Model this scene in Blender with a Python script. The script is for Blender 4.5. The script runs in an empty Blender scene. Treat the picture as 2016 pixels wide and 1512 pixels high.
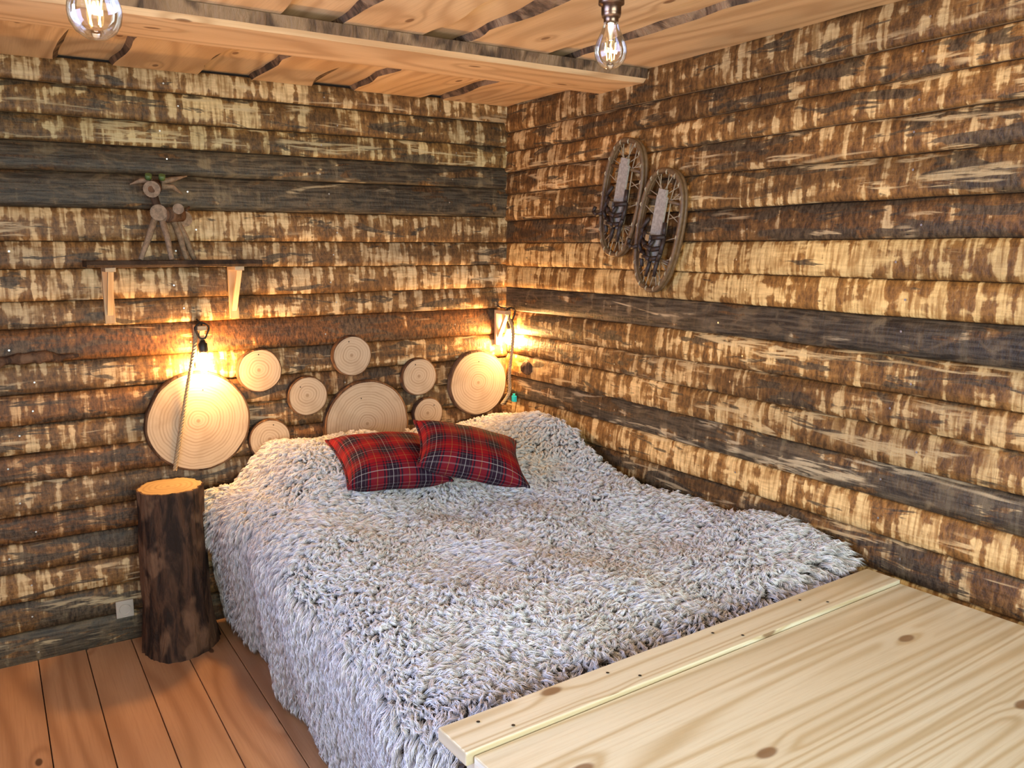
import bpy, math, random
import numpy as np
from mathutils import Vector, Matrix, noise as mn
random.seed(7); rng=np.random.default_rng(11)
C=bpy.context.scene
# ------------------------------------------------------------------ node DSL
class G:
    def __init__(s,name):
        s.m=bpy.data.materials.new(name); s.m.use_nodes=True; s.t=s.m.node_tree
        s.t.nodes.clear(); s.out=s.t.nodes.new('ShaderNodeOutputMaterial')
    def n(s,ty,**kw):
        x=s.t.nodes.new(ty)
        for k,v in kw.items(): setattr(x,k,v)
        return x
    def put(s,sock,v):
        if v is None: return
        if isinstance(v,bpy.types.NodeSocket): s.t.links.new(v,sock)
        else:
            if isinstance(v,(tuple,list)) and len(v)==3 and sock.type=='RGBA': v=(*v,1)
            sock.default_value=v
    def math(s,op,a,b=None,c=None,clamp=False):
        x=s.n('ShaderNodeMath',operation=op,use_clamp=clamp)
        s.put(x.inputs[0],a); s.put(x.inputs[1],b)
        if c is not None: s.put(x.inputs[2],c)
        return x.outputs[0]
    def mapr(s,v,a,b,c=0.,d=1.,smooth=True):
        x=s.n('ShaderNodeMapRange',interpolation_type='SMOOTHSTEP' if smooth else 'LINEAR')
        for i,q in enumerate((v,a,b,c,d)): s.put(x.inputs[i],q)
        return x.outputs[0]
    def mix(s,f,a,b,mode='MIX'):
        x=s.n('ShaderNodeMix',data_type='RGBA',blend_type=mode)
        s.put(x.inputs[0],f); s.put(x.inputs[6],a); s.put(x.inputs[7],b)
        return x.outputs[2]
    def uv(s,name='UVMap'):
        return s.n('ShaderNodeUVMap',uv_map=name).outputs[0]
    def obj(s): return s.n('ShaderNodeTexCoord').outputs['Object']
    def attr(s,name): return s.n('ShaderNodeAttribute',attribute_name=name).outputs['Color']
    def sep(s,v):
        x=s.n('ShaderNodeSeparateXYZ'); s.put(x.inputs[0],v); return x.outputs
    def comb(s,a,b,c=0.):
        x=s.n('ShaderNodeCombineXYZ'); s.put(x.inputs[0],a);s.put(x.inputs[1],b);s.put(x.inputs[2],c); return x.outputs[0]
    def vs(s,v,sc):
        x=s.n('ShaderNodeVectorMath',operation='MULTIPLY'); s.put(x.inputs[0],v); x.inputs[1].default_value=sc; return x.outputs[0]
    def noise(s,v,scale=1.,detail=3.,rough=.5,dist=0.):
        x=s.n('ShaderNodeTexNoise'); s.put(x.inputs['Vector'],v)
        x.inputs['Scale'].default_value=scale; x.inputs['Detail'].default_value=detail
        x.inputs['Roughness'].default_value=rough; x.inputs['Distortion'].default_value=dist
        return x.outputs[0]
    def vor(s,v,scale=1.):
        x=s.n('ShaderNodeTexVoronoi',voronoi_dimensions='2D'); s.put(x.inputs['Vector'],v); x.inputs['Scale'].default_value=scale
        return x.outputs['Distance'],x.outputs['Color']
    def bump(s,h,strength=.5,dist=.01):
        x=s.n('ShaderNodeBump'); x.inputs['Strength'].default_value=strength; x.inputs['Distance'].default_value=dist
        s.put(x.inputs['Height'],h); return x.outputs[0]
    def bsdf(s,col,rough=.7,metal=0.,nrm=None,spec=.3,**kw):
        b=s.n('ShaderNodeBsdfPrincipled'); s.put(b.inputs['Base Color'],col); s.put(b.inputs['Roughness'],rough)
        s.put(b.inputs['Metallic'],metal); b.inputs['Specular IOR Level'].default_value=spec
        if nrm is not None: s.put(b.inputs['Normal'],nrm)
        for k,v in kw.items(): s.put(b.inputs[k.replace('_',' ')],v)
        s.t.links.new(b.outputs[0],s.out.inputs[0]); return s.m

def m_bark_board():
    g=G('bark_board'); u,v,_=g.sep(g.uv()); fr=g.sep(g.uv('Frac'))[1]
    R,Gd,B=g.sep(g.attr('bp')); tint=g.attr('tint')
    P=lambda a,b:g.comb(g.math('MULTIPLY',u,a),g.math('MULTIPLY',v,b))
    st=g.noise(P(26,3.2),1,1.5,.5,.4)
    st2=g.noise(P(75,7),1,2,.6,.3)
    reg=g.noise(P(2.4,12),1,3,.6,.4)
    blk=g.noise(P(12,24),1,3,.6,.5)
    sm=g.math('ADD',g.math('MULTIPLY',st,.44),g.math('MULTIPLY',st2,.11))
    sm=g.math('ADD',sm,g.math('MULTIPLY',reg,.24)); sm=g.math('ADD',sm,g.math('MULTIPLY',blk,.21))
    edge=g.math('POWER',g.math('ABSOLUTE',g.math('SUBTRACT',g.math('MULTIPLY',fr,2),1)),3)
    sm=g.math('SUBTRACT',sm,g.math('MULTIPLY',edge,.03))
    thr=g.math('SUBTRACT',.555,g.math('MULTIPLY',R,.085))
    half=g.mapr(sm,g.math('SUBTRACT',thr,.06),thr)
    cream=g.mapr(sm,thr,g.math('ADD',thr,.045))
    fine=g.noise(P(80,36),1,3,.65,.1); fiber=g.noise(P(7,110),1,3,.6,.1)
    rust=g.mix(g.mapr(fine,.32,.7),(.045,.024,.012),(.18,.092,.036))
    mid=g.mix(g.mapr(fine,.3,.7),(.15,.074,.026),(.31,.17,.064))
    rust=g.mix(g.math('MULTIPLY',R,.40,clamp=True),rust,mid)
    cr=g.mix(g.mapr(g.math('ADD',g.math('MULTIPLY',st2,.6),g.math('MULTIPLY',blk,.4)),.38,.60),(.33,.205,.09),(.72,.57,.35))
    cr=g.mix(g.math('MULTIPLY',g.mapr(fiber,.4,.62),.30),cr,(.34,.21,.10))
    col=g.mix(g.math('MULTIPLY',half,.85),rust,mid)
    col=g.mix(g.math('MULTIPLY',cream,.94),col,cr)
    col=g.mix(g.math('MULTIPLY',g.mapr(reg,.32,.50,.62,0),g.math('SUBTRACT',1.15,R,clamp=True)),col,(.040,.025,.015))
    # dark bark plates
    dk=g.noise(P(4,19),1,4,.62,.6)
    dthr=g.math('SUBTRACT',.66,g.math('MULTIPLY',Gd,.30))
    dm=g.mapr(dk,dthr,g.math('ADD',dthr,.05))
    dcol=g.mix(g.mapr(fine,.3,.7),(.024,.018,.014),(.11,.085,.060))
    grey=g.mix(g.mapr(fiber,.35,.68),(.021,.018,.014),(.115,.095,.070))
    grey=g.mix(g.math('MULTIPLY',g.mapr(blk,.50,.66),.6),grey,(.19,.14,.085))
    dcol=g.mix(g.mapr(Gd,.7,.9),dcol,grey)
    col=g.mix(g.math('MULTIPLY',dm,.88),col,dcol)
    # torn fibres, horizontal
    fthr=g.math('SUBTRACT',.66,g.math('MULTIPLY',B,.13))
    fr1=g.noise(P(2.2,16),1,2,.55,.8)
    fa=g.noise(P(8,85),1,3,.6,.5)
    fm=g.math('MULTIPLY',g.mapr(fr1,fthr,g.math('ADD',fthr,.07)),g.mapr(fa,.42,.56))
    col=g.mix(g.math('MULTIPLY',fm,.8),col,g.mix(fiber,(.42,.31,.18),(.76,.64,.45)))
    # slow drift of tone along each board
    drift=g.noise(P(.9,2.2),1,2,.6,0)
    col=g.mix(1.,col,g.mix(g.mapr(drift,.32,.68),(.68,.67,.66),(1.2,1.13,1.0)),'MULTIPLY')
    col=g.mix(1.,col,tint,'MULTIPLY')
    h=g.math('ADD',g.math('MULTIPLY',st,-.4),g.math('MULTIPLY',fine,.8))
    h=g.math('ADD',h,g.math('MULTIPLY',fiber,.5))
    return g.bsdf(col,.50,nrm=g.bump(h,.8,.004),spec=.33)

def m_pine(name,c1,c2,c3,rough=.5,knot=(.16,.06,.02),ring=46,al=.55,ac=3.2,kn=1.,spec=.35,kw=(1.9,4.2),rw=.55,ks_=1.):
    g=G(name); u,v,_=g.sep(g.uv())
    w=g.comb(g.math('MULTIPLY',u,al),g.math('MULTIPLY',v,ac))
    kd,kc=g.vor(g.comb(g.math('MULTIPLY',u,kw[0]),g.math('MULTIPLY',v,kw[1])),1.)
    kr=g.sep(kc)[0]
    ks=g.mapr(kd,0,.24,1,0)
    on=g.math('GREATER_THAN',kr,1-.55*kn)
    n=g.noise(w,1,1,.45,.2)
    n=g.math('ADD',n,g.math('MULTIPLY',g.math('MULTIPLY',ks,on),.07))
    r=g.math('SINE',g.math('MULTIPLY',n,ring*2))
    r=g.math('POWER',g.mapr(r,-1,1,0,1,False),2.2)
    fine=g.noise(g.comb(g.math('MULTIPLY',u,5),g.math('MULTIPLY',v,160)),1,2,.6,0)
    big=g.noise(g.comb(g.math('MULTIPLY',u,1.3),g.math('MULTIPLY',v,5)),1,1,.5,0)
    col=g.mix(g.mapr(big,.3,.7),c1,c2)
    col=g.mix(g.math('MULTIPLY',r,rw),col,c3)
    col=g.mix(g.math('MULTIPLY',g.mapr(fine,.4,.75),.25),col,c3)
    km=g.math('MULTIPLY',g.mapr(kd,.030*ks_,.055*ks_,1,0),on)
    col=g.mix(g.math('MULTIPLY',km,.85),col,knot)
    return g.bsdf(col,rough,nrm=g.bump(fine,.15,.002),spec=spec)

def m_bark(name,a,b,c):
    g=G(name); o=g.obj(); x,y,z=g.sep(o)
    n=g.noise(g.vs(o,(22,22,5)),1,4,.65,.6); n2=g.noise(g.vs(o,(70,70,30)),1,3,.6,0); n3=g.noise(g.vs(o,(7,7,5)),1,3,.5,.3)
    col=g.mix(g.mapr(n,.38,.62),a,b); col=g.mix(g.math('MULTIPLY',g.mapr(n3,.50,.58),.8),col,c)
    col=g.mix(g.math('MULTIPLY',n2,.4),col,a)
    h=g.math('ADD',n,g.math('MULTIPLY',n2,.4))
    return g.bsdf(col,.8,nrm=g.bump(h,.9,.012),spec=.25)

def m_rings(name,a,b,freq=520):
    g=G(name); u,v,_=g.sep(g.uv())
    vec=g.comb(u,v)
    d=g.math('MULTIPLY',g.math('SUBTRACT',g.noise(vec,9,2,.5,0),.5),.028)
    r=g.math('SQRT',g.math('ADD',g.math('MULTIPLY',u,u),g.math('MULTIPLY',v,v)))
    r2=g.math('ADD',r,d)
    s=g.math('SINE',g.math('MULTIPLY',r2,freq)); s=g.math('POWER',g.mapr(s,-1,1,0,1,False),2.)
    am=g.mapr(g.noise(g.comb(g.math('MULTIPLY',r2,40),0.,0.),1,2,.5,0),.35,.65,.15,.8)
    col=g.mix(g.math('MULTIPLY',s,am),a,b)
    col=g.mix(g.mapr(r,.004,.012,.8,0),col,b)
    f=g.noise(vec,240,3,.6,0); col=g.mix(g.math('MULTIPLY',f,.3),col,b)
    blotch=g.noise(vec,7,3,.5,.4); col=g.mix(g.math('MULTIPLY',g.mapr(blotch,.45,.7),.35),col,b)
    return g.bsdf(col,.65,nrm=g.bump(f,.1,.001),spec=.25)

def m_plain(name,col,rough=.6,metal=0.,nz=30,amt=.25,bump=.1,spec=.35):
    g=G(name); n=g.noise(g.obj(),nz,3,.6,.0)
    c=g.mix(g.math('MULTIPLY',g.mapr(n,.3,.7),amt),col,tuple(q*.35 for q in col))
    return g.bsdf(c,rough,metal,nrm=g.bump(n,bump,.003),spec=spec)
def m_emit(name,col,st):
    g=G(name); e=g.n('ShaderNodeEmission'); g.put(e.inputs[0],col); e.inputs[1].default_value=st
    g.t.links.new(e.outputs[0],g.out.inputs[0]); return g.m
def m_glass(name,tint=(1,1,1),emit=None,edge=.75):
    g=G(name); t=g.n('ShaderNodeBsdfTransparent'); g.put(t.inputs[0],tint)
    gl=g.n('ShaderNodeBsdfGlossy'); gl.inputs['Roughness'].default_value=.03
    lw=g.n('ShaderNodeLayerWeight'); lw.inputs[0].default_value=.35
    mx=g.n('ShaderNodeMixShader'); g.t.links.new(g.mapr(lw.outputs[0],0,1,.06,edge,False),mx.inputs[0])
    g.t.links.new(t.outputs[0],mx.inputs[1]); g.t.links.new(gl.outputs[0],mx.inputs[2]); o=mx.outputs[0]
    if emit:
        e=g.n('ShaderNodeEmission'); g.put(e.inputs[0],emit[0]); e.inputs[1].default_value=emit[1]
        a=g.n('ShaderNodeAddShader'); g.t.links.new(o,a.inputs[0]); g.t.links.new(e.outputs[0],a.inputs[1]); o=a.outputs[0]
    g.t.links.new(o,g.out.inputs[0]); return g.m
def m_tartan():
    g=G('red_tartan'); u,v,_=g.sep(g.uv())
    def axis(c,ph):
        t=g.math('FRACT',g.math('ADD',g.math('MULTIPLY',c,1/.125),ph))
        d=g.math('ABSOLUTE',g.math('SUBTRACT',t,.5))
        band=g.math('LESS_THAN',d,.20)
        band2=g.math('LESS_THAN',g.math('ABSOLUTE',g.math('SUBTRACT',d,.27)),.025)
        ln=g.math('LESS_THAN',d,.011)
        ln2=g.math('LESS_THAN',g.math('ABSOLUTE',g.math('SUBTRACT',d,.13)),.008)
        yl=g.math('GREATER_THAN',d,.489)
        return g.math('MAXIMUM',band,band2),ln,ln2,yl
    A=axis(u,.1); B=axis(v,.3)
    red=(.31,.006,.013); dk=(.007,.007,.018)
    dark=g.math('MULTIPLY',g.math('ADD',A[0],B[0]),.48)
    col=g.mix(dark,red,dk)
    for X in (A,B):
        col=g.mix(g.math('MULTIPLY',X[1],.42),col,(.52,.50,.48))
        col=g.mix(g.math('MULTIPLY',X[2],.14),col,(.5,.46,.45))
        col=g.mix(g.math('MULTIPLY',X[3],.26),col,(.5,.36,.10))
    w=g.noise(g.comb(u,v),700,2,.5,0); col=g.mix(g.math('MULTIPLY',w,.3),col,(.01,.0,.0))
    return g.bsdf(col,.85,nrm=g.bump(w,.2,.001),spec=.2)
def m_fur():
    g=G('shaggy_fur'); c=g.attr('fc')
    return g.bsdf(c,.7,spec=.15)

BARKB=m_bark_board()
RAW=m_pine('raw_edge_wood',(.55,.38,.20),(.42,.27,.13),(.28,.15,.06),.7)
DARKGAP=m_plain('dark_gap',(.02,.014,.01),.9)
CEILW=m_pine('ceiling_pine',(.84,.58,.31),(.72,.46,.22),(.46,.24,.10),.5,ring=44,al=.5,ac=2.6,knot=(.20,.08,.03))
CEILB=m_bark('waney_bark',(.065,.040,.024),(.22,.13,.07),(.38,.24,.13))
FLOORW=m_pine('floor_pine',(.56,.31,.165),(.46,.245,.125),(.31,.14,.062),.32,knot=(.05,.02,.01),ring=34,al=.4,ac=2.6,spec=.45)
TABW=m_pine('table_pine',(.80,.77,.61),(.75,.70,.53),(.53,.42,.23),.28,knot=(.22,.12,.055),ring=34,al=.22,ac=8.5,kn=1.2,spec=.5,kw=(2.2,4.4),rw=.72,ks_=1.35)
BRKW=m_pine('bracket_wood',(.66,.48,.29),(.58,.41,.23),(.42,.25,.11),.6)
RINGS=m_rings('slice_rings',(.56,.45,.32),(.31,.215,.13))
STTOP=m_rings('stump_top',(.40,.29,.16),(.24,.15,.07),300)
BARK=m_bark('stump_bark',(.022,.013,.010),(.10,.05,.028),(.21,.115,.065))
SBARK=m_bark('slice_bark',(.05,.025,.014),(.17,.09,.045),(.24,.14,.08))
SHELFM=m_bark('shelf_dark',(.022,.014,.010),(.06,.035,.02),(.08,.05,.03))
BLACK=m_plain('black_plastic',(.02,.018,.016),.4)
BRASS=m_plain('aged_bronze',(.22,.14,.10),.3,1.,40,.6)
ROPE=m_plain('hemp_rope',(.46,.34,.20),.85,nz=200,amt=.6)
GLASSB=m_glass('bulb_glass')
GLOWB=m_glass('lit_bulb_glass',(1,.85,.6),((1.,.50,.14),9.))
FILW=m_emit('filament_pale',(1.,.74,.26),7)
FILH=m_emit('filament_hot',(1.,.62,.22),160)
STEEL=m_plain('screw_steel',(.6,.6,.6),.35,1.,30,.3)
WHITEP=m_plain('socket_plastic',(.50,.46,.40),.4,amt=.1)
ASH=m_plain('bent_ash',(.19,.11,.05),.45,nz=60,amt=.6)
LACE=m_plain('rawhide_lace',(.46,.36,.22),.6,nz=80,amt=.5)
LEATH=m_plain('dark_leather',(.045,.028,.022),.5,nz=60,amt=.6)
CANV=m_plain('grey_webbing',(.42,.37,.30),.8,nz=90,amt=.5)
STICK=m_plain('driftwood_stick',(.33,.23,.15),.7,nz=70,amt=.7)
STICKD=m_bark('twig_bark',(.05,.028,.018),(.17,.09,.05),(.25,.15,.09))
GREEN=m_plain('green_bead',(.10,.16,.05),.4)
TARTAN=m_tartan(); FUR=m_fur(); FURB=m_plain('blanket_backing',(.32,.29,.27),.9)
MATT=m_plain('mattress_ticking',(.55,.52,.48),.9,amt=.1)
CYAN=m_plain('cyan_plastic',(.03,.62,.62),.4,amt=.1)
WGLASS=m_glass('window_glass')
# ------------------------------------------------------------------ mesh builder
class MB:
    def __init__(s): s.v=[];s.f=[];s.uv=[];s.mi=[];s.sm=[];s.uv2=[];s.bp=[];s.ti=[]; s.M=Matrix()
    def face(s,idx,uvs,mi=0,sm=False,uv2=None,bp=(0,0,0),ti=(1,1,1)):
        s.f.append(tuple(idx)); s.uv.append(uvs); s.mi.append(mi); s.sm.append(sm)
        s.uv2.append(uv2 or [(0,.5)]*len(idx)); s.bp.append(bp); s.ti.append(ti)
    def V(s,p): s.v.append(tuple(s.M@Vector(p))); return len(s.v)-1
    def box(s,lo,hi,g=0,mi=0,off=None):
        off=off or (random.uniform(0,50),random.uniform(0,50))
        X=[(x,y,z) for x in (lo[0],hi[0]) for y in (lo[1],hi[1]) for z in (lo[2],hi[2])]
        i=[s.V(p) for p in X]
        for q,ax in (((0,1,3,2),0),((4,6,7,5),0),((0,4,5,1),1),((2,3,7,6),1),((0,2,6,4),2),((1,5,7,3),2)):
            oth=[a for a in (0,1,2) if a!=ax]
            if g in oth: ua=g; va=[a for a in oth if a!=g][0]
            else: ua,va=oth
            k=1. if ax!=g else .15
            s.face([i[a] for a in q],[(X[a][ua]*k+off[0]+ax*3.1,X[a][va]+off[1]) for a in q],mi)
    def grid(s,P,uv,mi=0,sm=True,closeu=False,closev=False,flip=False,**kw):
        nu=len(P);nv=len(P[0]); I=[[s.V(p) for p in r] for r in P]
        for a in range(nu if closeu else nu-1):
            for b in range(nv if closev else nv-1):
                a2=(a+1)%nu;b2=(b+1)%nv
                q=[(a,b),(a2,b),(a2,b2),(a,b2)]
                if flip: q=q[::-1]
                s.face([I[x][y] for x,y in q],[uv[x][y] for x,y in q],mi,sm,**kw)
        return I
    def tube(s,pts,r,n=8,mi=0,cap=True,capmi=None,closed=False):
        pts=[Vector(p) for p in pts]; m=len(pts)
        if not isinstance(r,(list,tuple)): r=[r]*m
        tans=[]
        for i in range(m):
            a=pts[(i-1)%m] if (closed or i>0) else pts[i]; b=pts[(i+1)%m] if (closed or i<m-1) else pts[i]
            tans.append((b-a).normalized())
        up=Vector((0,0,1)) if abs(tans[0].z)<.9 else Vector((1,0,0))
        nrm=(up-tans[0]*up.dot(tans[0])).normalized(); rings=[];uvs=[];L=0
        for i in range(m):
            if i: L+=(pts[i]-pts[i-1]).length
            nrm=(nrm-tans[i]*nrm.dot(tans[i])).normalized(); bi=tans[i].cross(nrm)
            rings.append([pts[i]+(nrm*math.cos(2*math.pi*k/n)+bi*math.sin(2*math.pi*k/n))*r[i] for k in range(n)])
            uvs.append([(L,k/n*r[i]*6.28) for k in range(n)])
        I=s.grid(rings,uvs,mi,True,closeu=closed,closev=True,flip=True)
        if cap and not closed:
            cm=mi if capmi is None else capmi
            for e,fl in ((0,False),(m-1,True)):
                q=I[e] if not fl else I[e][::-1]
                uu=[(math.cos(2*math.pi*k/n)*r[e],math.sin(2*math.pi*k/n)*r[e]) for k in range(n)]
                s.face(q,uu,cm)
    def lathe(s,prof,n=24,mi=0):
        P=[[(r*math.cos(2*math.pi*k/n),r*math.sin(2*math.pi*k/n),z) for k in range(n)] for r,z in prof]
        U=[[(k/n,z) for k in range(n)] for r,z in prof]
        s.grid(P,U,mi,True,closev=True,flip=True)
    def prism(s,poly,x0,x1,mi=0):  # poly in (y,z)
        off=(random.uniform(0,50),random.uniform(0,50)); n=len(poly)
        a=[s.V((x0,*p)) for p in poly]; b=[s.V((x1,*p)) for p in poly]
        s.face(a,[(p[1]+off[0],p[0]+off[1]) for p in poly],mi); s.face(b[::-1],[(p[1]+off[0],p[0]+off[1]) for p in poly[::-1]],mi)
        for i in range(n):
            j=(i+1)%n; L=math.hypot(poly[j][0]-poly[i][0],poly[j][1]-poly[i][1])
            s.face([a[j],a[i],b[i],b[j]],[(off[0]+L,off[1]),(off[0],off[1]),(off[0],off[1]+.03),(off[0]+L,off[1]+.03)],mi)
    def build(s,name,mats,parent=None,attrs=False,recalc=False,bevel=0):
        me=bpy.data.meshes.new(name); me.from_pydata(s.v,[],s.f); me.update()
        for m in mats: me.materials.append(m)
        me.polygons.foreach_set('material_index',s.mi); me.polygons.foreach_set('use_smooth',s.sm)
        l=me.uv_layers.new(name='UVMap'); l.data.foreach_set('uv',[c for f in s.uv for p in f for c in p])
        if attrs:
            l=me.uv_layers.new(name='Frac'); l.data.foreach_set('uv',[c for f in s.uv2 for p in f for c in p])
            for nm,src in (('bp',s.bp),('tint',s.ti)):
                a=me.color_attributes.new(nm,'FLOAT_COLOR','CORNER')
                a.data.foreach_set('color',[c for f,b in zip(s.f,src) for _ in f for c in (*b,1)])
        if recalc:
            import bmesh
            bm=bmesh.new(); bm.from_mesh(me); bmesh.ops.recalc_face_normals(bm,faces=bm.faces); bm.to_mesh(me); bm.free()
        o=bpy.data.objects.new(name,me); C.collection.objects.link(o)
        if bevel:
            b=o.modifiers.new('bevel','BEVEL'); b.width=bevel; b.segments=2; b.limit_method='ANGLE'
        if parent: o.parent=parent
        return o
def empty(name,loc=(0,0,0)):
    e=bpy.data.objects.new(name,None); e.location=loc; e.empty_display_size=.1; C.collection.objects.link(e); return e
def nz(x,y=0,z=0): return mn.noise(Vector((x,y,z)))
# ------------------------------------------------------------------ walls
H=2.31; XL=-3.3; YF=-4.9; FZ=.03
ZB=[2.283,2.194,2.08,1.983,1.882,1.748,1.629,1.525,1.412,1.311,1.184,1.068,.955,.84,.73,.61,.5,.385,.27,.15,0.0]
ZR=[2.283,2.15,2.06,1.965,1.86,1.735,1.629,1.515,1.412,1.30,1.19,1.09,.98,.87,.76,.65,.53,.41,.28,.14,0.0]
TB=[(.9,.1,.1),(.6,.3,.5),(.6,.35,.95),(0,.98,.0),(0,1.05,.1),(.85,.2,.1),(.85,.3,.0),(.95,.2,.2),(.7,.35,.3),(-.6,.5,.0),
    (.6,.4,.5),(.5,.4,.4),(.6,.4,.6),(.3,.5,.3),(.6,.4,.4),(.15,.55,.2),(.2,.6,.3),(.7,.3,.3),(.4,.55,.5),(.1,.88,.6),(.1,.7,.6)]
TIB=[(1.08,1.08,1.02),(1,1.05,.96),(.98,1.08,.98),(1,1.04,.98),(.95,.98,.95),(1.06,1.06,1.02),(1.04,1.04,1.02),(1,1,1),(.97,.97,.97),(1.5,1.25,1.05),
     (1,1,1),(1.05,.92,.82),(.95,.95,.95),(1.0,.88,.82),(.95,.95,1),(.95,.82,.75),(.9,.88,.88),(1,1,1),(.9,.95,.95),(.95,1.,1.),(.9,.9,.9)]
TR=[(.6,.35,.3),(.5,.45,.4),(.65,.35,.6),(.5,.35,.7),(.6,.4,.9),(.1,.62,.5),(1.1,.12,.0),(1.2,.05,.0),(0,1.0,.0),(.6,.4,.9),
    (.7,.4,.8),(.9,.25,.8),(.3,.84,.95),(1.,.2,.4),(.4,.6,.8),(.85,.3,.3),(.4,.6,.5),(.6,.4,.5),(.5,.4,.5),(.4,.5,.4)]
TIR=[(1.16,1.05,.82),(1.1,.99,.78),(1.14,1.03,.80),(1.1,1.,.80),(1.14,1.05,.82),(1.05,.96,.80)]+[(1.26,1.14,.80)]*2+[(1,.98,.92)]+[(1.16,1.07,.82),(1.12,1.02,.79),(1.2,1.1,.84)]+[(1.02,1.02,.96)]+[(1.2,1.1,.84),(1.1,1.02,.84)]*4
def boards(mb,mapf,L,Z,T,TI,seed,flip,step=.05):
    n=int(L/step); S=[L*i/n for i in range(n+1)]
    for r in range(len(Z)-1):
        zt,zb=Z[r],Z[r+1]; bp=T[min(r,len(T)-1)]; ti=TI[min(r,len(TI)-1)]; ti=tuple(min(1.6,c) for c in ti)
        ou=random.uniform(0,40); ov=r*3.7+seed
        def bd(rr,sx):
            if rr in(0,len(Z)-1): return Z[rr]
            return Z[rr]+.007*nz(sx*.6,rr*5.1,seed)+.002*nz(sx*5,rr*3.3,seed+4)
        fr=[0,.05,.25,.5,.75,.95,1]
        dep=[.019,.026,.028,.026,.023,.017,.010]; jut=.005*nz(r*2.3,seed)
        P=[];U=[];F=[]
        for sx in S:
            a=bd(r+1,sx)+.0008; b=bd(r,sx)-.0008; row=[];uu=[];ff=[]
            for k,fq in enumerate(fr):
                d=dep[k]+jut+.003*nz(sx*2,fq*2+r*9,seed)+.0012*nz(sx*14,fq*5+r*9,seed)
                row.append(mapf(sx,a+(b-a)*fq,d)); uu.append((sx+ou,(b-a)*fq+ov)); ff.append((sx,fq))
            P.append(row);U.append(uu);F.append(ff)
        I=[[mb.V(p) for p in rw] for rw in P]
        BI=[mb.V(mapf(sx,bd(r+1,sx)+.001,.0)) for sx in S]; TI_=[mb.V(mapf(sx,bd(r,sx)-.001,.0)) for sx in S]
        for i in range(n):
            for k in range(len(fr)-1):
                q=[(i,k),(i+1,k),(i+1,k+1),(i,k+1)]
                if flip:q=q[::-1]
                mb.face([I[x][y] for x,y in q],[U[x][y] for x,y in q],0,True,[F[x][y] for x,y in q],bp,ti)
            q=[BI[i],BI[i+1],I[i+1][0],I[i][0]]; uq=[(S[i]+ou,0),(S[i+1]+ou,0),(S[i+1]+ou,.03),(S[i]+ou,.03)]
            mb.face(q if not flip else q[::-1],uq,1)
            q=[I[i][-1],I[i+1][-1],TI_[i+1],TI_[i]]
            mb.face(q if not flip else q[::-1],uq,1)
def screws(mb,mapf,L,Z):
    for r in range(len(Z)-1):
        for sx in np.arange(.25+.1*random.random(),L,.62):
            z=(Z[r]+Z[r+1])/2+random.uniform(-.02,.02); s0=sx+random.uniform(-.05,.05)
            c=[mapf(s0+.0035*math.cos(a),z+.0035*math.sin(a),.033) for a in [k*math.pi/4 for k in range(8)]]
            mb.face([mb.V(p) for p in c],[(0,0)]*8,2)
mb=MB(); mapB=lambda s,z,d:(-s-.0,-d,z)
boards(mb,mapB,3.3,ZB,TB,TIB,3.,True); screws(mb,mapB,3.2,ZB); mb.box((XL,0,0),(.12,.1,H+.1),0,3)
mb.build('wall_back',[BARKB,RAW,STEEL,DARKGAP],attrs=True)
mb=MB(); mapR=lambda s,z,d:(-d,-s,z)
boards(mb,mapR,4.9,ZR,TR,TIR,17.,False); screws(mb,mapR,4.8,ZR); mb.box((0,YF,0),(.1,0,H+.1),1,3)
mb.build('wall_right',[BARKB,RAW,STEEL,DARKGAP],attrs=True)
# walls behind / left of the camera, with window openings
def plainwall(name,ax,pos,a0,a1,w0,w1,z0,z1):
    mb=MB(); th=.1
    def bx(lo,hi):
        if ax=='y': mb.box((lo[0],pos-th,lo[1]),(hi[0],pos,hi[1]),0,0)
        else: mb.box((pos-th,lo[0],lo[1]),(pos,hi[0],hi[1]),1,0)
    zz=0
    while zz<H:
        z2=min(zz+.14,H)
        if z2<=z0+.001 or zz>=z1-.001: bx((a0,zz+.002),(a1,z2))
        else: bx((a0,zz+.002),(w0,z2)); bx((w1,zz+.002),(a1,z2))
        zz=z2
    mb.build(name,[RAW])
plainwall('wall_front','y',YF,XL,.0,-2.7,-.6,.84,1.96)
plainwall('wall_left','x',XL,YF,0.,-3.1,-1.3,.70,1.96)
def window(name,ax,pos,w0,w1,z0,z1):
    mb=MB(); f=.05
    def bx(a,b,c,d,t0,t1,mi):
        if ax=='y': mb.box((a,pos-t1,c),(b,pos-t0,d),0,mi)
        else: mb.box((pos-t1,a,c),(pos-t0,b,d),1,mi)
    bx(w0,w1,z0,z0+f,.0,.08,0);bx(w0,w1,z1-f,z1,.0,.08,0);bx(w0,w0+f,z0+f,z1-f,.0,.08,0);bx(w1-f,w1,z0+f,z1-f,.0,.08,0)
    m=(w0+w1)/2; bx(m-.02,m+.02,z0+f,z1-f,.02,.06,0); bx(w0+f,w1-f,z0+f,z1-f,.038,.042,1)
    mb.build(name,[BRKW,WGLASS])
window('window_1','y',YF,-2.7,-.6,.84,1.96); window('window_2','x',XL,-3.1,-1.3,.70,1.96)
# floor
mb=MB(); x=0.0
while x>XL:
    x2=max(x-.166,XL); mb.box((x2+.0015,YF,0),(x-.0015,0,FZ),1,0); x=x2
mb.box((XL,YF,-.06),(0,0,-.001),1,1)
mb.build('floor',[FLOORW,DARKGAP],bevel=.002)
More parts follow.
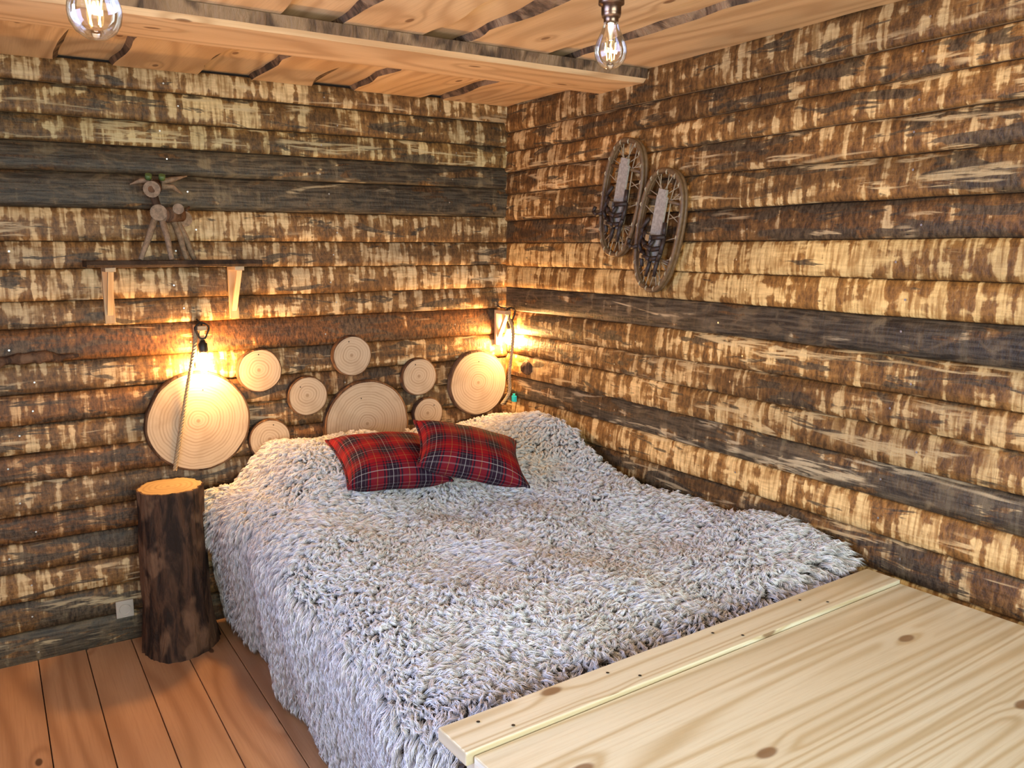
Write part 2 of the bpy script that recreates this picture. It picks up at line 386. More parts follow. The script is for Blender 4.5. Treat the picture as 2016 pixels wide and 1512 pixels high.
# ceiling : waney-edged boards along Y
mb=MB(); edges=[.06,-.34,-.50,-.79,-.99,-1.21,-1.45,-1.72,-1.95,-2.25,-2.5,-2.82,-3.05,-3.36]
for i in range(len(edges)-1):
    xr,xl=edges[i],edges[i+1]; low=(i%2==0); z=2.272 if low else 2.292
    if low: xr+=.03; xl-=.03
    else: xr+=.02; xl-=.02
    ou=random.uniform(0,40);ov=random.uniform(0,40); P=[];U=[]
    N=98
    for k in range(N+1):
        y=YF*k/N
        a=xl+.034*nz(y*1.7,i*7.7)+.014*nz(y*7,i*3.1); b=xr+.034*nz(y*1.7,i*7.7+50)+.014*nz(y*7,i*3.1+50)
        if i==0: b=.0
        wl=.006+.030*abs(nz(y*2.3,i*4.4+9))*2; wr=.006+.030*abs(nz(y*2.3,i*4.4+30))*2
        if not low: wl=wr=.006
        row=[(a,y,z+.03),(a+.002,y,z+.018),(a+wl,y,z),(b-wr,y,z),(b-.002,y,z+.018),(b,y,z+.03)]
        P.append(row);U.append([(y+ou,p[0]+ov) for p in row])
    I=[[mb.V(p) for p in r] for r in P]
    for k in range(N):
        for j in range(5):
            q=[(k,j),(k+1,j),(k+1,j+1),(k,j+1)]
            mb.face([I[a][b] for a,b in q][::-1],[U[a][b] for a,b in q][::-1],0 if j==2 else 1)
mb.box((XL,YF,2.325),(.1,.1,2.4),1,2)
mb.build('ceiling',[CEILW,CEILB,DARKGAP])
# ceiling beam plank
mb=MB(); P=[];U=[];N=90
for k in range(N+1):
    x=-.025+(XL+.025)*k/N; e=.010*nz(x*1.6,4)+.006*nz(x*7,9); bw=.004+.016*abs(nz(x*3,12))
    row=[(x,-.75,2.270),(x,-.75,2.222),(x,-1.02+e+bw,2.222),(x,-1.03+e,2.236),(x,-1.037+e,2.270)]
    P.append(row);U.append([(x,0+.05),(x,0),(x,-.27),(x,-.3),(x,-.32)])
I=[[mb.V(p) for p in r] for r in P]
for k in range(N):
    for j in range(4):
        q=[(k,j),(k,j+1),(k+1,j+1),(k+1,j)]
        mb.face([I[a][b] for a,b in q],[U[a][b] for a,b in q],1 if j==3 else 0)
mb.face(I[0][::-1],U[0],0); mb.face(I[-1],U[-1],0)
mb.build('ceiling_beam',[CEILW,CEILB],recalc=True)
# ------------------------------------------------------------------ wood slices on back wall
def slice_(x,z,r,seed,name='wood_slice'):
    mb=MB(); n=72; th=.026
    R=[r*(1+.035*nz(math.cos(t)*1.1,math.sin(t)*1.1,seed)+.012*nz(math.cos(t)*4,math.sin(t)*4,seed)) for t in [2*math.pi*k/n for k in range(n)]]
    cs=[(math.cos(2*math.pi*k/n),math.sin(2*math.pi*k/n)) for k in range(n)]
    def ring(f,y,add=0): return [(cs[k][0]*(R[k]*f+add),y,cs[k][1]*(R[k]*f+add)) for k in range(n)]
    def uvr(f): return [(cs[k][0]*R[k]*f+.004,cs[k][1]*R[k]*f-.003) for k in range(n)]
    fr=[ring(f,-th) for f in (.02,.5,.97)]; mb.grid(fr,[uvr(f) for f in (.02,.5,.97)],0,False,closev=True,flip=False)
    mb.face([mb.V(p) for p in ring(.02,-th)],uvr(.02),0)
    rim=[ring(.97,-th),ring(1,-th,.001),ring(1,-th+.006,.003),ring(1,0,.004)]
    mb.grid(rim,[uvr(1)]*4,1,True,closev=True,flip=False)
    a=random.uniform(0,6); 
    sx,sz=r*.45*math.cos(a),abs(r*.55*math.sin(a))+.02
    c=[(sx+.003*math.cos(q),-th-.0012,sz+.003*math.sin(q)) for q in [k*math.pi/4 for k in range(8)]]
    mb.face([mb.V(p) for p in c],[(0,0)]*8,2)
    o=mb.build(name,[RINGS,SBARK,BLACK],recalc=True); o.location=(x,-.034,z); return o
for i,(x,z,r) in enumerate([(-1.517,.906,.203),(-1.263,1.095,.09),(-1.06,.969,.085),(-.852,1.13,.088),(-.787,.813,.198),
      (-.524,1.01,.086),(-.205,.953,.157),(-.482,.83,.074),(-1.232,.795,.086)]): slice_(x,z,r,i*3.3+1)
# ------------------------------------------------------------------ stump
mb=MB(); n=96; P=[];U=[]; SH=.655
for k in range(44):
    z=SH*k/43; row=[];uu=[]
    for j in range(n):
        t=2*math.pi*j/n; c,s=math.cos(t),math.sin(t)
        rr=.117+.022*max(0,1-z/.2)**1.3*(1+.5*math.sin(3*t+1))*(1-.9*max(0,s))+.008*(1-z/.655)+.010*nz(c*1.5,s*1.5,z*1.2)
        rid=nz(c*6,s*6,z*2.2); rr+=.006*(1-abs(rid)*2.2)+.003*nz(c*14,s*14,z*9)
        rr+=.014*math.exp(-(((t-5.3)/.22)**2+((z-.08)/.045)**2))
        row.append((rr*c,rr*s,z)); uu.append((t*.14,z))
    P.append(row);U.append(uu)
mb.grid(P,U,0,True,closev=True,flip=True)
top=P[-1]; rings=[[ (p[0]*f,p[1]*f,SH+(.002 if f<1 else 0)) for p in top] for f in (1,.96,.5,.02)]
mb.grid(rings[:2],[[(p[0]+.01,p[1]) for p in r] for r in rings[:2]],0,False,closev=True,flip=True)
mb.grid(rings[1:],[[(p[0]+.01,p[1]) for p in r] for r in rings[1:]],1,False,closev=True,flip=True)
mb.face([mb.V(p) for p in rings[-1]],[(p[0]+.01,p[1]) for p in rings[-1]],1)
mb.face([mb.V(p) for p in P[0]][::-1],[(0,0)]*n,0)
o=mb.build('tree_stump_nightstand',[BARK,STTOP]); o.location=(-1.662,-.178,FZ)
# ------------------------------------------------------------------ brackets, shelf
def bracket(mb,x,y0,zt,h,d,w,mi=0,th=.018):
    mb.box((x-w/2,y0-th,zt-h),(x+w/2,y0,zt),2,mi)
    mb.box((x-w/2,y0-d,zt-th),(x+w/2,y0-th,zt),1,mi)
    mb.prism([(y0-th,zt-h+.03),(y0-th,zt-h+.055),(y0-d+.02,zt-th),(y0-d+.0,zt-th)][::-1],x-w*.28,x+w*.28,mi)
SZ=.012
e=empty('shelf',(-1.58,-.03,1.54+SZ))
def par(o,e): o.parent=e; o.matrix_parent_inverse=Matrix.Translation(e.location).inverted(); return o
mb=MB()
P=[];U=[]
for k in range(30):
    x=-1.895+.63*k/29; a=.012*nz(x*8,2); 
    row=[(x,-.036,1.522+SZ),(x,-.175+a,1.520+SZ+.004*nz(x*20)),(x,-.185+a,1.530+SZ),(x,-.178+a,1.545+SZ+.003*nz(x*20,5)),(x,-.036,1.545+SZ)]
    P.append(row);U.append([(x,q*.05) for q in range(5)])
I=mb.grid(P,U,0,False,closev=True)
mb.face(I[0],U[0],0); mb.face(I[-1][::-1],U[-1],0)
par(mb.build('shelf_board',[SHELFM],recalc=True),e)
for x in (-1.816,-1.352):
    mb=MB(); bracket(mb,x,-.036,1.522+SZ,.215,.13,.036); par(mb.build('shelf_bracket',[BRKW],bevel=.0015),e)
# deer figurine made of branches
mb=MB(); S=.00196
def dp(px,py,y=0): return ((px-320)*S,y,(520-py)*S)
mb.tube([dp(314,434,-.02),dp(356,432,.035)],[.030,.027],16,0,capmi=2)
mb.tube([dp(308,430,-.038),dp(309,430,-.026)],.030,20,1,capmi=2)
mb.tube([dp(362,440,.03),dp(360,440,.045)],.030,20,1,capmi=2)
mb.tube([dp(345,422,-.03),dp(346,422,-.022)],.020,20,1,capmi=2)
mb.tube([dp(312,432,-.01),dp(306,410,-.02),dp(302,392,-.015)],[.018,.014,.016],12,0,capmi=2)
mb.tube([dp(296,388,-.070),dp(303,384,-.02),dp(312,378,.02)],[.030,.029,.024],18,0,capmi=2)
mb.tube([dp(296,388,-.072),dp(296,388,-.069)],.013,12,0)
for sx,pts in ((0,[(303,372),(285,370),(264,378)]),(1,[(318,372),(340,366),(368,358)]),(1,[(318,380),(340,380),(358,394)])):
    mb.tube([dp(*p,-.01+.006*i) for i,p in enumerate(pts)],[.011,.010,.002],8,1)
for px in (294,318): mb.tube([dp(px,368,-.035),dp(px,360,-.045)],.012,12,3)
for a,b in (((304,436,-.02),(270,519,-.045)),((314,440,-.02),(325,519,-.06)),((345,440,.03),(376,519,.035)),((338,440,.02),(358,519,.0))):
    p=dp(*a);q=dp(*b); m=tuple((i+j)/2+.004 for i,j in zip(p,q)); m2=tuple(i+(j-i)*.8 for i,j in zip(p,q))
    mb.tube([p,m,m2,q],[.013,.012,.010,.0095],10,1,capmi=2)
mb.tube([dp(365,425,.045),dp(375,415,.055)],[.008,.003],8,0)
o=mb.build('wooden_deer_figurine',[STICKD,STICK,STICK,GREEN],recalc=True); o.location=(-1.613,-.115,1.546+SZ)
# ------------------------------------------------------------------ rope helper
def rope(mb,pts,r,mi=0,turns=55):
    P=[Vector(p) for p in pts]
    Q=[]
    for i in range(len(P)-1):
        p0=P[max(i-1,0)];p1=P[i];p2=P[i+1];p3=P[min(i+2,len(P)-1)]
        for k in range(40):
            t=k/40; Q.append(.5*((2*p1)+(p2-p0)*t+(2*p0-5*p1+4*p2-p3)*t*t+(3*p1-p0-3*p2+p3)*t**3))
    Q.append(P[-1]); L=0
    A=[[],[],[]]
    for i,q in enumerate(Q):
        if i: L+=(q-Q[i-1]).length
        tn=(Q[min(i+1,len(Q)-1)]-Q[max(i-1,0)]).normalized()
        u=tn.cross(Vector((.3,1,.1))).normalized(); w=tn.cross(u)
        for s in range(3):
            a=L*turns*2*math.pi*.45+s*2.094; A[s].append(q+(u*math.cos(a)+w*math.sin(a))*r*.55)
    for s in range(3): mb.tube(A[s],r*.62,6,mi)
BULB=[(.0005,-.0305),(.012,-.028),(.022,-.021),(.028,-.011),(.030,0),(.029,.009),(.0245,.022),(.018,.035),(.014,.046),(.013,.056)]
def sconce(x,y0,zt,bx,by,bz,ropepts,power):
    e=empty('sconce_lamp',(x,y0,zt))
    mb=MB(); bracket(mb,x,y0,zt,.17,.10,.034); par(mb.build('wooden_bracket',[BRKW],bevel=.0015),e)
    mb=MB()
    coil=[(bx+.024*math.cos(a)*(1+.2*math.sin(a*3)),by+.004*math.sin(a*.7)-.01*(a/20),zt-.020+.032*math.sin(a)) for a in np.arange(0,18,.3)]
    mb.tube(coil,.0033,6,0)
    mb.tube([(x,y0-.006,zt+.02),(x+.004,y0-.03,zt+.012),(bx,by,zt+.008),(bx,by+.004,zt-.03),(bx,by,bz+.09)],.0035,6,0)
    mb.M=Matrix.Translation((bx,by,bz))
    mb.lathe([(.001,.098),(.008,.098),(.012,.088),(.018,.082),(.019,.055),(.017,.048),(.0135,.046)],20,0)
    par(mb.build('cord_and_lampholder',[BLACK]),e)
    mb=MB(); mb.M=Matrix.Translation((bx,by,bz)); mb.lathe(BULB,24,0); par(mb.build('bulb_glass_shell',[GLOWB]),e)
    mb=MB(); mb.M=Matrix.Translation((bx,by,bz))
    for k in range(4):
        a=k*math.pi/2+.4; mb.tube([(.006*math.cos(a),.006*math.sin(a),-.016),(.010*math.cos(a+.6),.010*math.sin(a+.6),.018)],.0011,6,0)
    par(mb.build('filament',[FILH]),e)
    mb=MB(); rope(mb,ropepts,.0078); par(mb.build('hanging_rope',[ROPE]),e)
    l=bpy.data.lights.new('sconce_glow','POINT'); l.energy=power; l.color=(1.,.62,.29); l.shadow_soft_size=.028
    lo=bpy.data.objects.new('sconce_glow',l); C.collection.objects.link(lo); lo.location=(bx,by,bz); par(lo,e)
sconce(-1.50,-.034,1.30,-1.496,-.105,1.145,[(-1.515,-.09,1.29),(-1.53,-.10,1.20),(-1.565,-.078,1.02),(-1.60,-.072,.84),(-1.625,-.07,.72)],28)
sconce(-.085,-.034,1.305,-.052,-.10,1.165,[(-.075,-.10,1.29),(-.06,-.14,1.2),(-.055,-.10,1.0),(-.05,-.09,.90),(-.09,-.085,.84)],31)
# ------------------------------------------------------------------ pendants
def pendant(x,y,z,power):
    e=empty('pendant_bulb',(x,y,2.27))
    mb=MB(); mb.M=Matrix.Translation((x,y,z))
    mb.lathe([(.001,.155),(.007,.153),(.0085,.140),(.017,.136),(.0185,.128),(.0185,.118),(.023,.117),(.0235,.110),(.0185,.108),(.0185,.094),(.0235,.092),(.0235,.082),(.018,.08),(.018,.066),(.0165,.060),(.0135,.058),(.0135,.05)],28,0)
    par(mb.build('bronze_lampholder',[BRASS]),e)
    mb=MB(); mb.tube([(x,y,z+.15),(x,y,2.268)],.0035,8,0); mb.M=Matrix.Translation((x,y,2.245)); mb.lathe([(.001,0),(.03,.002),(.036,.01),(.036,.028)],24,0)
    par(mb.build('flex_and_rose',[BLACK]),e)
    mb=MB(); mb.M=Matrix.Translation((x,y,z)); mb.lathe(BULB,32,0); par(mb.build('clear_bulb_glass',[GLASSB]),e)
    mb=MB(); mb.M=Matrix.Translation((x,y,z))
    mb.tube([(0,0,.05),(0,0,.02)],[.006,.003],8,1)
    for k in range(4):
        a=k*math.pi/2+.5; mb.tube([(.0065*math.cos(a),.0065*math.sin(a),-.014),(.0095*math.cos(a+.5),.0095*math.sin(a+.5),.016)],.0011,6,0)
    par(mb.build('led_filaments',[FILW,STEEL]),e)
    l=bpy.data.lights.new('pendant_glow','POINT'); l.energy=power; l.color=(1.,.82,.60); l.shadow_soft_size=.003
    lo=bpy.data.objects.new('pendant_glow',l); C.collection.objects.link(lo); lo.location=(x,y,z+.002); par(lo,e)
pendant(-1.21,-2.30,1.955,9.5); pendant(-2.08,-2.43,1.872,9.5)
# ------------------------------------------------------------------ snowshoes on right wall
def snowshoe(y,z,tilt,L=.445,W=.222,off=.06):
    mb=MB()
    def outline(n,sc=1.,taper=.06):
        r=[]
        for k in range(n):
            t=2*math.pi*k/n; c,s=math.cos(t),math.sin(t)
            a=abs(c)**.8*math.copysign(1,c); b=abs(s)**.85*math.copysign(1,s)
            r.append((W/2*sc*a*(1+taper*b), (L/2-(1-sc)*W/2)*b))
        return r
    o1=outline(72); 
    mb.tube([(-.009,a,b) for a,b in o1],.0095,8,0,closed=True)
    mb.tube([(.008,a,b) for a,b in o1],.0095,8,0,closed=True)
    mb.tube([(0,a*.985,b*.992) for a,b in o1],.009,8,0,closed=True)
    for b in (.115,-.10):
        w=W/2*.93; mb.tube([(0,-w,b),(0,w,b)],.007,8,0)
    o2=outline(40,.96)
    for k in range(40):
        a,b=o2[k]
        if b>.11: t=((.03*((k%3)-1)),.115)
        elif b<-.10: t=((.03*((k%3)-1)),-.10)
        else: t=(math.copysign(.032,a),b+.03*((k%2)*2-1))
        if k%4!=1: mb.tube([(0,a,b),(0,t[0],t[1])],.0022,5,1)
        if k%2==0: mb.tube([(-.015,a*1.03,b-.009),(-.0195,a*1.045,b),(-.015,a*1.03,b+.009)],.003,5,1)
    for s in (-1,1):
        mb.tube([(0,s*.034,-.10),(0,s*.036,0),(0,s*.034,.115)],.003,5,1)
    mb.box((-.020,-.030,-.115),(-.012,.026,.13),2,2)
    mb.box((-.021,-.022,.10),(-.011,.02,.155),2,2)
    def strap(pts,w=.015):
        for (p,q) in zip(pts[:-1],pts[1:]):
            mb.tube([p,q],[w*.6,w*.6],6,3)
    strap([(-.02,-.060,-.01),(-.045,-.02,-.02),(-.045,.02,-.025),(-.02,.060,-.01)])
    strap([(-.02,-.058,-.05),(-.04,-.02,-.065),(-.04,.02,-.06),(-.02,.058,-.045)])
    strap([(-.02,-.048,-.09),(-.04,-.02,-.10),(-.04,.02,-.10),(-.02,.045,-.085)])
    strap([(-.02,.060,-.01),(-.03,.068,-.06),(-.02,.058,-.09),(-.03,.03,-.14)],.014)
    strap([(-.02,-.055,-.01),(-.035,-.065,-.07),(-.03,-.05,-.10),(-.03,-.045,-.16)],.014)
    strap([(-.02,.045,.04),(-.03,.064,.0),(-.02,.060,-.03)],.014)
    strap([(-.02,-.045,.04),(-.03,-.060,.0)],.014)
    strap([(-.03,-.01,-.03),(-.036,.005,-.07),(-.03,-.012,-.115),(-.03,.0,-.17)],.013)
    strap([(-.03,.07,-.07),(-.035,.10,-.085),(-.035,.125,-.075),(-.032,.12,-.055)],.013)
    mb.box((-.056,-.012,-.035),(-.050,.008,-.012),2,4)
    mb.box((-.046,.018,-.108),(-.040,.034,-.09),2,4)
    o=mb.build('snowshoe',[ASH,LACE,CANV,LEATH,STEEL],recalc=True)
    o.location=(-off,y,z); o.rotation_euler=(tilt,0,0); return o
snowshoe(-.945,1.795,math.radians(13)); snowshoe(-1.165,1.665,math.radians(13))
# ------------------------------------------------------------------ small bits
mb=MB(); mb.box((-1.875,-.044,.135),(-1.81,-.03,.205),0,0); 
mb.M=Matrix.Translation((-1.8425,-.045,.17))@Matrix.Rotation(math.pi/2,4,'X'); mb.lathe([(.001,-.006),(.018,-.006),(.020,.001),(.022,.001)],24,0)
mb.build('power_socket',[WHITEP],bevel=.003)
mb=MB(); P=[];U=[]
pts=[(-2.235+.30*k/14,-.055-.012*nz(k*.9),1.205+.014*nz(k*.5,3)) for k in range(15)]
mb.tube(pts,[.004+.017*math.sin(math.pi*(k+.5)/15)*(1+.6*nz(k*1.3,7)) for k in range(15)],12,0)
mb.tube([pts[3],(-2.21,-.07,1.175),(-2.24,-.06,1.16)],[.012,.008,.003],8,0)
mb.build('bark_knot',[STICKD])
def knot(name,y,z,ry_,rz_,mat):
    mb=MB(); P=[]
    for k in range(9):
        f=k/8; row=[]
        for j in range(16):
            t=2*math.pi*j/16; rr=math.cos(f*math.pi/2)
            row.append((-.030-.026*math.sin(f*math.pi/2)*(1+.3*nz(j*.8,k,y)),y+ry_*rr*math.cos(t)*(1+.3*nz(math.cos(t)*2,math.sin(t)*2,y)),z+rz_*rr*math.sin(t)))
        P.append(row)
    mb.grid(P,[[(0,0)]*16]*9,0,True,closev=True); mb.build(name,[mat],recalc=True)
knot('branch_knot',-2.53,1.60,.055,.028,STICK); knot('bark_burl',-.22,1.035,.045,.035,SBARK)
mb=MB(); mb.box((-.050,-.135,.855),(-.034,-.11,.885),0,0); mb.tube([(-.042,-.12,.885),(-.042,-.12,.894)],.006,10,0)
mb.build('cyan_cord_switch',[CYAN],bevel=.003)
# ------------------------------------------------------------------ bed
e=empty('double_bed',(-.76,-1.12,0))
mb=MB()
mb.box((-1.42,-2.11,.16),(-1.39,-.08,.34),1,0);mb.box((-.11,-2.11,.16),(-.08,-.08,.34),1,0)
mb.box((-1.39,-.11,.16),(-.11,-.08,.34),0,0);mb.box((-1.39,-2.11,.16),(-.11,-2.08,.34),0,0)
for x in (-1.39,-.17):
    for y in (-2.08,-.17): mb.box((x,y,FZ),(x+.06,y+.06,.16),2,0)
for k in range(12): mb.box((-1.39,-2.06+k*.165,.30),(-.11,-1.96+k*.165,.32),0,0)
par(mb.build('bed_frame',[BRKW]),e)
mb=MB(); mb.box((-1.38,-2.09,.35),(-.10,-.08,.555),0,0); par(mb.build('mattress',[MATT],bevel=.04),e)
for xx in (-1.03,-.42):
    mb=MB(); P=[]
    for i in range(17):
        r=[]
        for j in range(17):
            a=-1+i/8;b=-1+j/8; r.append((a*.28,b*.17,.05*((1-a*a)*(1-b*b))**.4))
        P.append(r)
    mb.grid(P,[[(0,0)]*17]*17,0); mb.grid([[(p[0],p[1],-p[2]) for p in r] for r in P],[[(0,0)]*17]*17,0,flip=True)
    o=mb.build('bed_pillow',[MATT]); o.location=(xx,-.29,.61); par(o,e)
# ------------------------------------------------------------------ shaggy blanket
RA=.12; TA=math.tan(math.radians(2.8))
def SS(x): x=np.clip(x,0,1); return x*x*(3-2*x)
RY=np.array([-2.2,-1.95,-1.7,-1.45,-1.2,-1.0,-.88,-.7,-.5,-.3,0.]); RH=np.array([.06,.08,.10,.08,.075,.09,.115,.095,.05,.02,.0])
def ztop(x,y):
    p=.165*SS((x+1.43)/.22)*SS((y+.95)/.55)*(1-.10*SS((y+.14)/.10))
    dip=.03*np.exp(-((x+.70)/.09)**2)*SS((y+.6)/.3)
    ridge=np.interp(y,RY,RH)*np.exp(-((x+.08)/.26)**2)
    f=.012*np.sin(3.1*x+1.7*y+1)+.010*np.sin(6.3*x-4.1*y)+.009*np.sin(8.7*y+2.2*x)+.006*np.sin(19*x+5*y)
    foot=-.03*SS((-y-2.08)/.08)
    return .602+p-dip+f+foot+ridge
def surf(a,y):
    hd=SS((y+.34)/.22)
    xe=-1.475-.070*hd+.012*np.sin(y*7.3)+.008*np.sin(y*17)
    W=-xe-.075-RA; al=RA*math.pi/2
    t=np.clip(a,0,W); th=np.clip((a-W)/RA,0,math.pi/2); dn=np.maximum(a-W-al,0)
    x=-.075-t-RA*np.sin(th); zt=ztop(-.075-t,y)
    zl=zt-RA-.06; k=np.minimum(dn/.48,1)
    z=zt-RA*(1-np.cos(th))-k*(zl)
    x=x+k*(.075+.020*np.sin(y*11+1))
    x=x+.07*SS(k*3)*hd
    y2=y+SS((-y-1.6)/.5)*TA*np.clip(1.46-a,0,1.46)
    return np.stack([x,y2,z],-1)
e=empty('shaggy_blanket',(-.76,-1.12,.62))
na,ny=150,120; AL=1.96; A=np.linspace(0,AL,na);Y=np.linspace(-.075,-2.15,ny)
AA,YY=np.meshgrid(A,Y,indexing='ij'); PP=surf(AA,YY)
mb=MB(); mb.grid(PP.tolist(),[[(0,0)]*ny]*na,0,True)
par(mb.build('blanket_cloth',[FURB]),e)
M=45000; K=13
ra=rng.uniform(0,AL-.02,M); ry=rng.uniform(-2.145,-.08,M)
p=surf(ra,ry); eps=.004
da=surf(ra+eps,ry)-p; dy=surf(ra,ry-eps)-p
nrm=np.cross(da,-dy); nrm/=np.linalg.norm(nrm,axis=1)[:,None]+1e-9
bad=(nrm[:,2]<0)&(p[:,2]>.5); nrm[bad]*=-1
side=nrm[:,2]<.5; w=side&(nrm[:,0]>0); nrm[w]*=-1
x_,y_=p[:,0],p[:,1]
ang=-2.0+.9*np.sin(5.1*x_+2.3*y_)+.7*np.sin(9.7*y_-4.3*x_+1.3)+.6*np.sin(21*x_+3)*np.sin(17*y_)+rng.normal(0,.5,M)
D=np.stack([np.cos(ang)*.8-.2,np.sin(ang)*.8-.25,np.zeros(M)],-1)
gz=np.where(side,-1.3,-.35); D[:,2]+=gz
D-=nrm*np.sum(D*nrm,1)[:,None]*.8; D/=np.linalg.norm(D,axis=1)[:,None]
Ln=rng.uniform(.042,.072,M)
cid=np.repeat(np.arange(M),K); N=M*K
def disc(n,r): 
    t=rng.uniform(0,6.283,n); q=np.sqrt(rng.uniform(0,1,n))*r; return t,q
tg1=np.cross(nrm,np.array([.3,.9,.2])); tg1/=np.linalg.norm(tg1,axis=1)[:,None]; tg2=np.cross(nrm,tg1)
t,q=disc(N,.0085); root=p[cid]+tg1[cid]*(np.cos(t)*q)[:,None]+tg2[cid]*(np.sin(t)*q)[:,None]
t2,q2=disc(N,.0040)
L=Ln[cid]*rng.uniform(.72,1.1,N)
curl=(rng.normal(0,.16,M))[cid]+rng.normal(0,.07,N)
tip=p[cid]+nrm[cid]*(L*.55)[:,None]+D[cid]*(L*.74)[:,None]+tg1[cid]*(np.cos(t2)*q2+curl*L)[:,None]+tg2[cid]*(np.sin(t2)*q2)[:,None]
c1=root+nrm[cid]*(L*.38)[:,None]+D[cid]*(L*.08)[:,None]
c2=p[cid]*.6+root*.4+nrm[cid]*(L*.60)[:,None]+D[cid]*(L*.38)[:,None]
ax=tip-root; ax/=np.linalg.norm(ax,axis=1)[:,None]
s1=np.cross(ax,rng.normal(0,1,(N,3))); s1/=np.linalg.norm(s1,axis=1)[:,None]; s2=np.cross(ax,s1)
vs=np.zeros((N,10,3),np.float32)
for k,(cen,rad) in enumerate(((root,.0008),(c1,.00105),(c2,.00085))):
    for j in range(3):
        a=2*math.pi*j/3; vs[:,k*3+j]=cen+(s1*math.cos(a)+s2*math.sin(a))*rad
vs[:,9]=tip
vs[...,0]=np.minimum(vs[...,0],-.040); vs[...,1]=np.minimum(vs[...,1],-.040); vs[...,2]=np.maximum(vs[...,2],FZ+.003)
ylim=np.where(vs[...,0]>-1.535,-2.19+TA*(vs[...,0]+1.535),-2.21)
vs[...,1]=np.maximum(vs[...,1],ylim)
fl=[]
for k in range(2):
    for j in range(3):
        j2=(j+1)%3; a,b,c,d=k*3+j,k*3+j2,(k+1)*3+j2,(k+1)*3+j; fl+=[(a,b,c),(a,c,d)]
for j in range(3): fl.append((6+j,6+(j+1)%3,9))
fl=np.array(fl,np.int32); F=(fl[None]+ (np.arange(N,dtype=np.int32)*10)[:,None,None]).reshape(-1)
me=bpy.data.meshes.new('fur_pile'); me.vertices.add(N*10); me.vertices.foreach_set('co',vs.reshape(-1))
nf=N*len(fl); me.loops.add(nf*3); me.loops.foreach_set('vertex_index',F); me.polygons.add(nf)
me.polygons.foreach_set('loop_start',np.arange(0,nf*3,3,dtype=np.int32)); me.polygons.foreach_set('use_smooth',np.ones(nf,bool))
me.update(calc_edges=True)
ca=me.color_attributes.new('fc','FLOAT_COLOR','POINT')
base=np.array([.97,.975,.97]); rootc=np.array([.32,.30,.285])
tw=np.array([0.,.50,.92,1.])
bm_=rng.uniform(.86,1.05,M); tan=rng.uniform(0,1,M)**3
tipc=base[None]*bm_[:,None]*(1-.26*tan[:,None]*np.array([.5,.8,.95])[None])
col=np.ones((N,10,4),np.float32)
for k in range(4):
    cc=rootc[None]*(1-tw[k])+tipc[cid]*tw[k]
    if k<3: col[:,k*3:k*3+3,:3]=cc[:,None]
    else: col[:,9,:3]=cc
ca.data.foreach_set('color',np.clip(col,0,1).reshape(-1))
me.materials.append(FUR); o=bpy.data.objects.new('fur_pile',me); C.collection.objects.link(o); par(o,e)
# ------------------------------------------------------------------ cushions
def cushion(loc,rot,sx=.40,sy=.40,h=.075,name='red_plaid_cushion'):
    mb=MB(); n=32
    def pt(i,j,s):
        a=-1+2*i/n;b=-1+2*j/n
        hh=h*(max(0,(1-a**4)*(1-b**4)))**.5*(1-.25*(a*a+b*b)/2)+.007*nz(a*2,b*2,s*3+rot[2])
        x=a*sx/2*(1-.11*(1-b*b)); y=b*sy/2*(1-.11*(1-a*a))
        if abs(a)==1 or abs(b)==1: hh=0
        return (x,y,s*hh)
    uv=[[(i/n*sx,j/n*sy) for j in range(n+1)] for i in range(n+1)]
    mb.grid([[pt(i,j,1) for j in range(n+1)] for i in range(n+1)],uv,0)
    mb.grid([[pt(i,j,-1) for j in range(n+1)] for i in range(n+1)],uv,0,flip=True)
    ed=[pt(i,0,1) for i in range(n)]+[pt(n,j,1) for j in range(n)]+[pt(n-i,n,1) for i in range(n)]+[pt(0,n-j,1) for j in range(n)]
    mb.tube(ed,.0055,8,0,closed=True)
    o=mb.build(name,[TARTAN]); o.location=loc; o.rotation_euler=rot; return o
cushion((-.935,-.61,.785),(math.radians(14),math.radians(2),math.radians(-8)))
cushion((-.674,-.80,.820),(math.radians(16),math.radians(14),math.radians(-20)),.43,.36,.07)
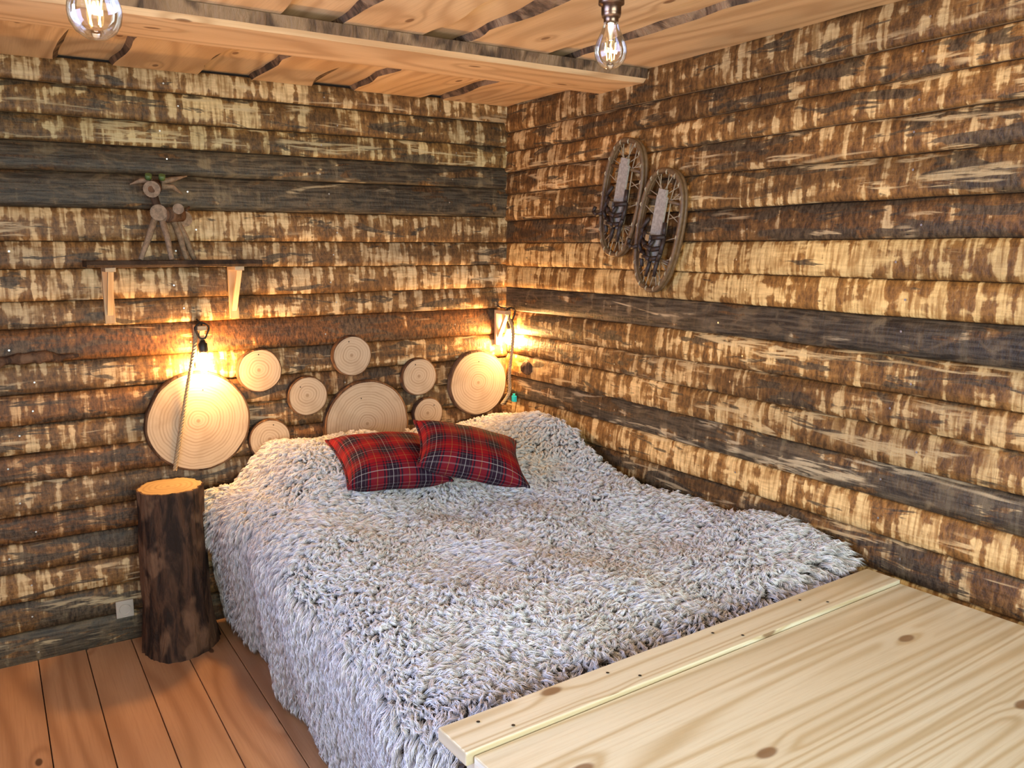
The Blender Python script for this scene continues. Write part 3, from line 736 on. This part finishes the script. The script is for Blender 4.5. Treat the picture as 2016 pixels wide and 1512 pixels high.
# ------------------------------------------------------------------ table at bed foot
mb=MB(); yb=-2.205
mb.M=Matrix.Translation((-1.535,yb,0))@Matrix.Rotation(math.radians(2.8),4,'Z')@Matrix.Translation((1.535,-yb,0))
mb.box((-1.535,yb-.105,.645),(-.085,yb,.673),0,0)
y=yb-.107
for w in (.62,.20):
    mb.box((-1.52,y-w,.638),(-.09,y-.0006,.664),0,0); y-=w
mb.box((-1.47,yb-.07,.53),(-.12,yb-.045,.638),0,0); mb.box((-1.47,y+.045,.53),(-.14,y+.07,.638),0,0)
mb.box((-1.495,y+.04,.53),(-1.47,yb-.04,.638),1,0); mb.box((-.145,y+.04,.53),(-.12,yb-.04,.638),1,0)
for x in (-1.50,-.19):
    for yy in (yb-.12,y+.04): mb.box((x,yy,FZ),(x+.07,yy+.07,.53),2,0)
for x in np.arange(-1.49,-.14,.34):
    for dy in (.03,.08):
        c=[(x+dy+.004*math.cos(a),yb-dy+.004*math.sin(a),.6745) for a in [k*math.pi/4 for k in range(8)]]
        mb.face([mb.V(p) for p in c],[(0,0)]*8,1)
mb.build('wooden_table',[TABW,BLACK],bevel=.003)
# ------------------------------------------------------------------ lights / world / camera
def area(name,loc,rot,sx,sy,en,col):
    l=bpy.data.lights.new(name,'AREA'); l.shape='RECTANGLE'; l.size=sx; l.size_y=sy; l.energy=en; l.color=col
    o=bpy.data.objects.new(name,l); C.collection.objects.link(o); o.location=loc; o.rotation_euler=rot
area('window_daylight_front',(-1.65,YF-.15,1.4),(math.radians(90),0,0),2.0,1.1,130,(.86,1.,.96))
area('window_daylight_left',(XL-.15,-2.2,1.33),(math.radians(90),0,math.radians(-90)),1.7,1.2,92,(.44,.58,1.))
w=bpy.data.worlds.new('sky'); C.world=w; w.use_nodes=True; w.node_tree.nodes['Background'].inputs[0].default_value=(.7,.85,1,1); w.node_tree.nodes['Background'].inputs[1].default_value=.5
cd=bpy.data.cameras.new('camera'); cam=bpy.data.objects.new('camera',cd); C.collection.objects.link(cam); C.camera=cam
cam.location=(-2.218,-3.566,1.6); cam.rotation_euler=(math.radians(90-9.16),0,math.radians(-32.14)); cd.lens=29.46; cd.sensor_width=36; cd.clip_start=.02
C.view_settings.view_transform='Standard'
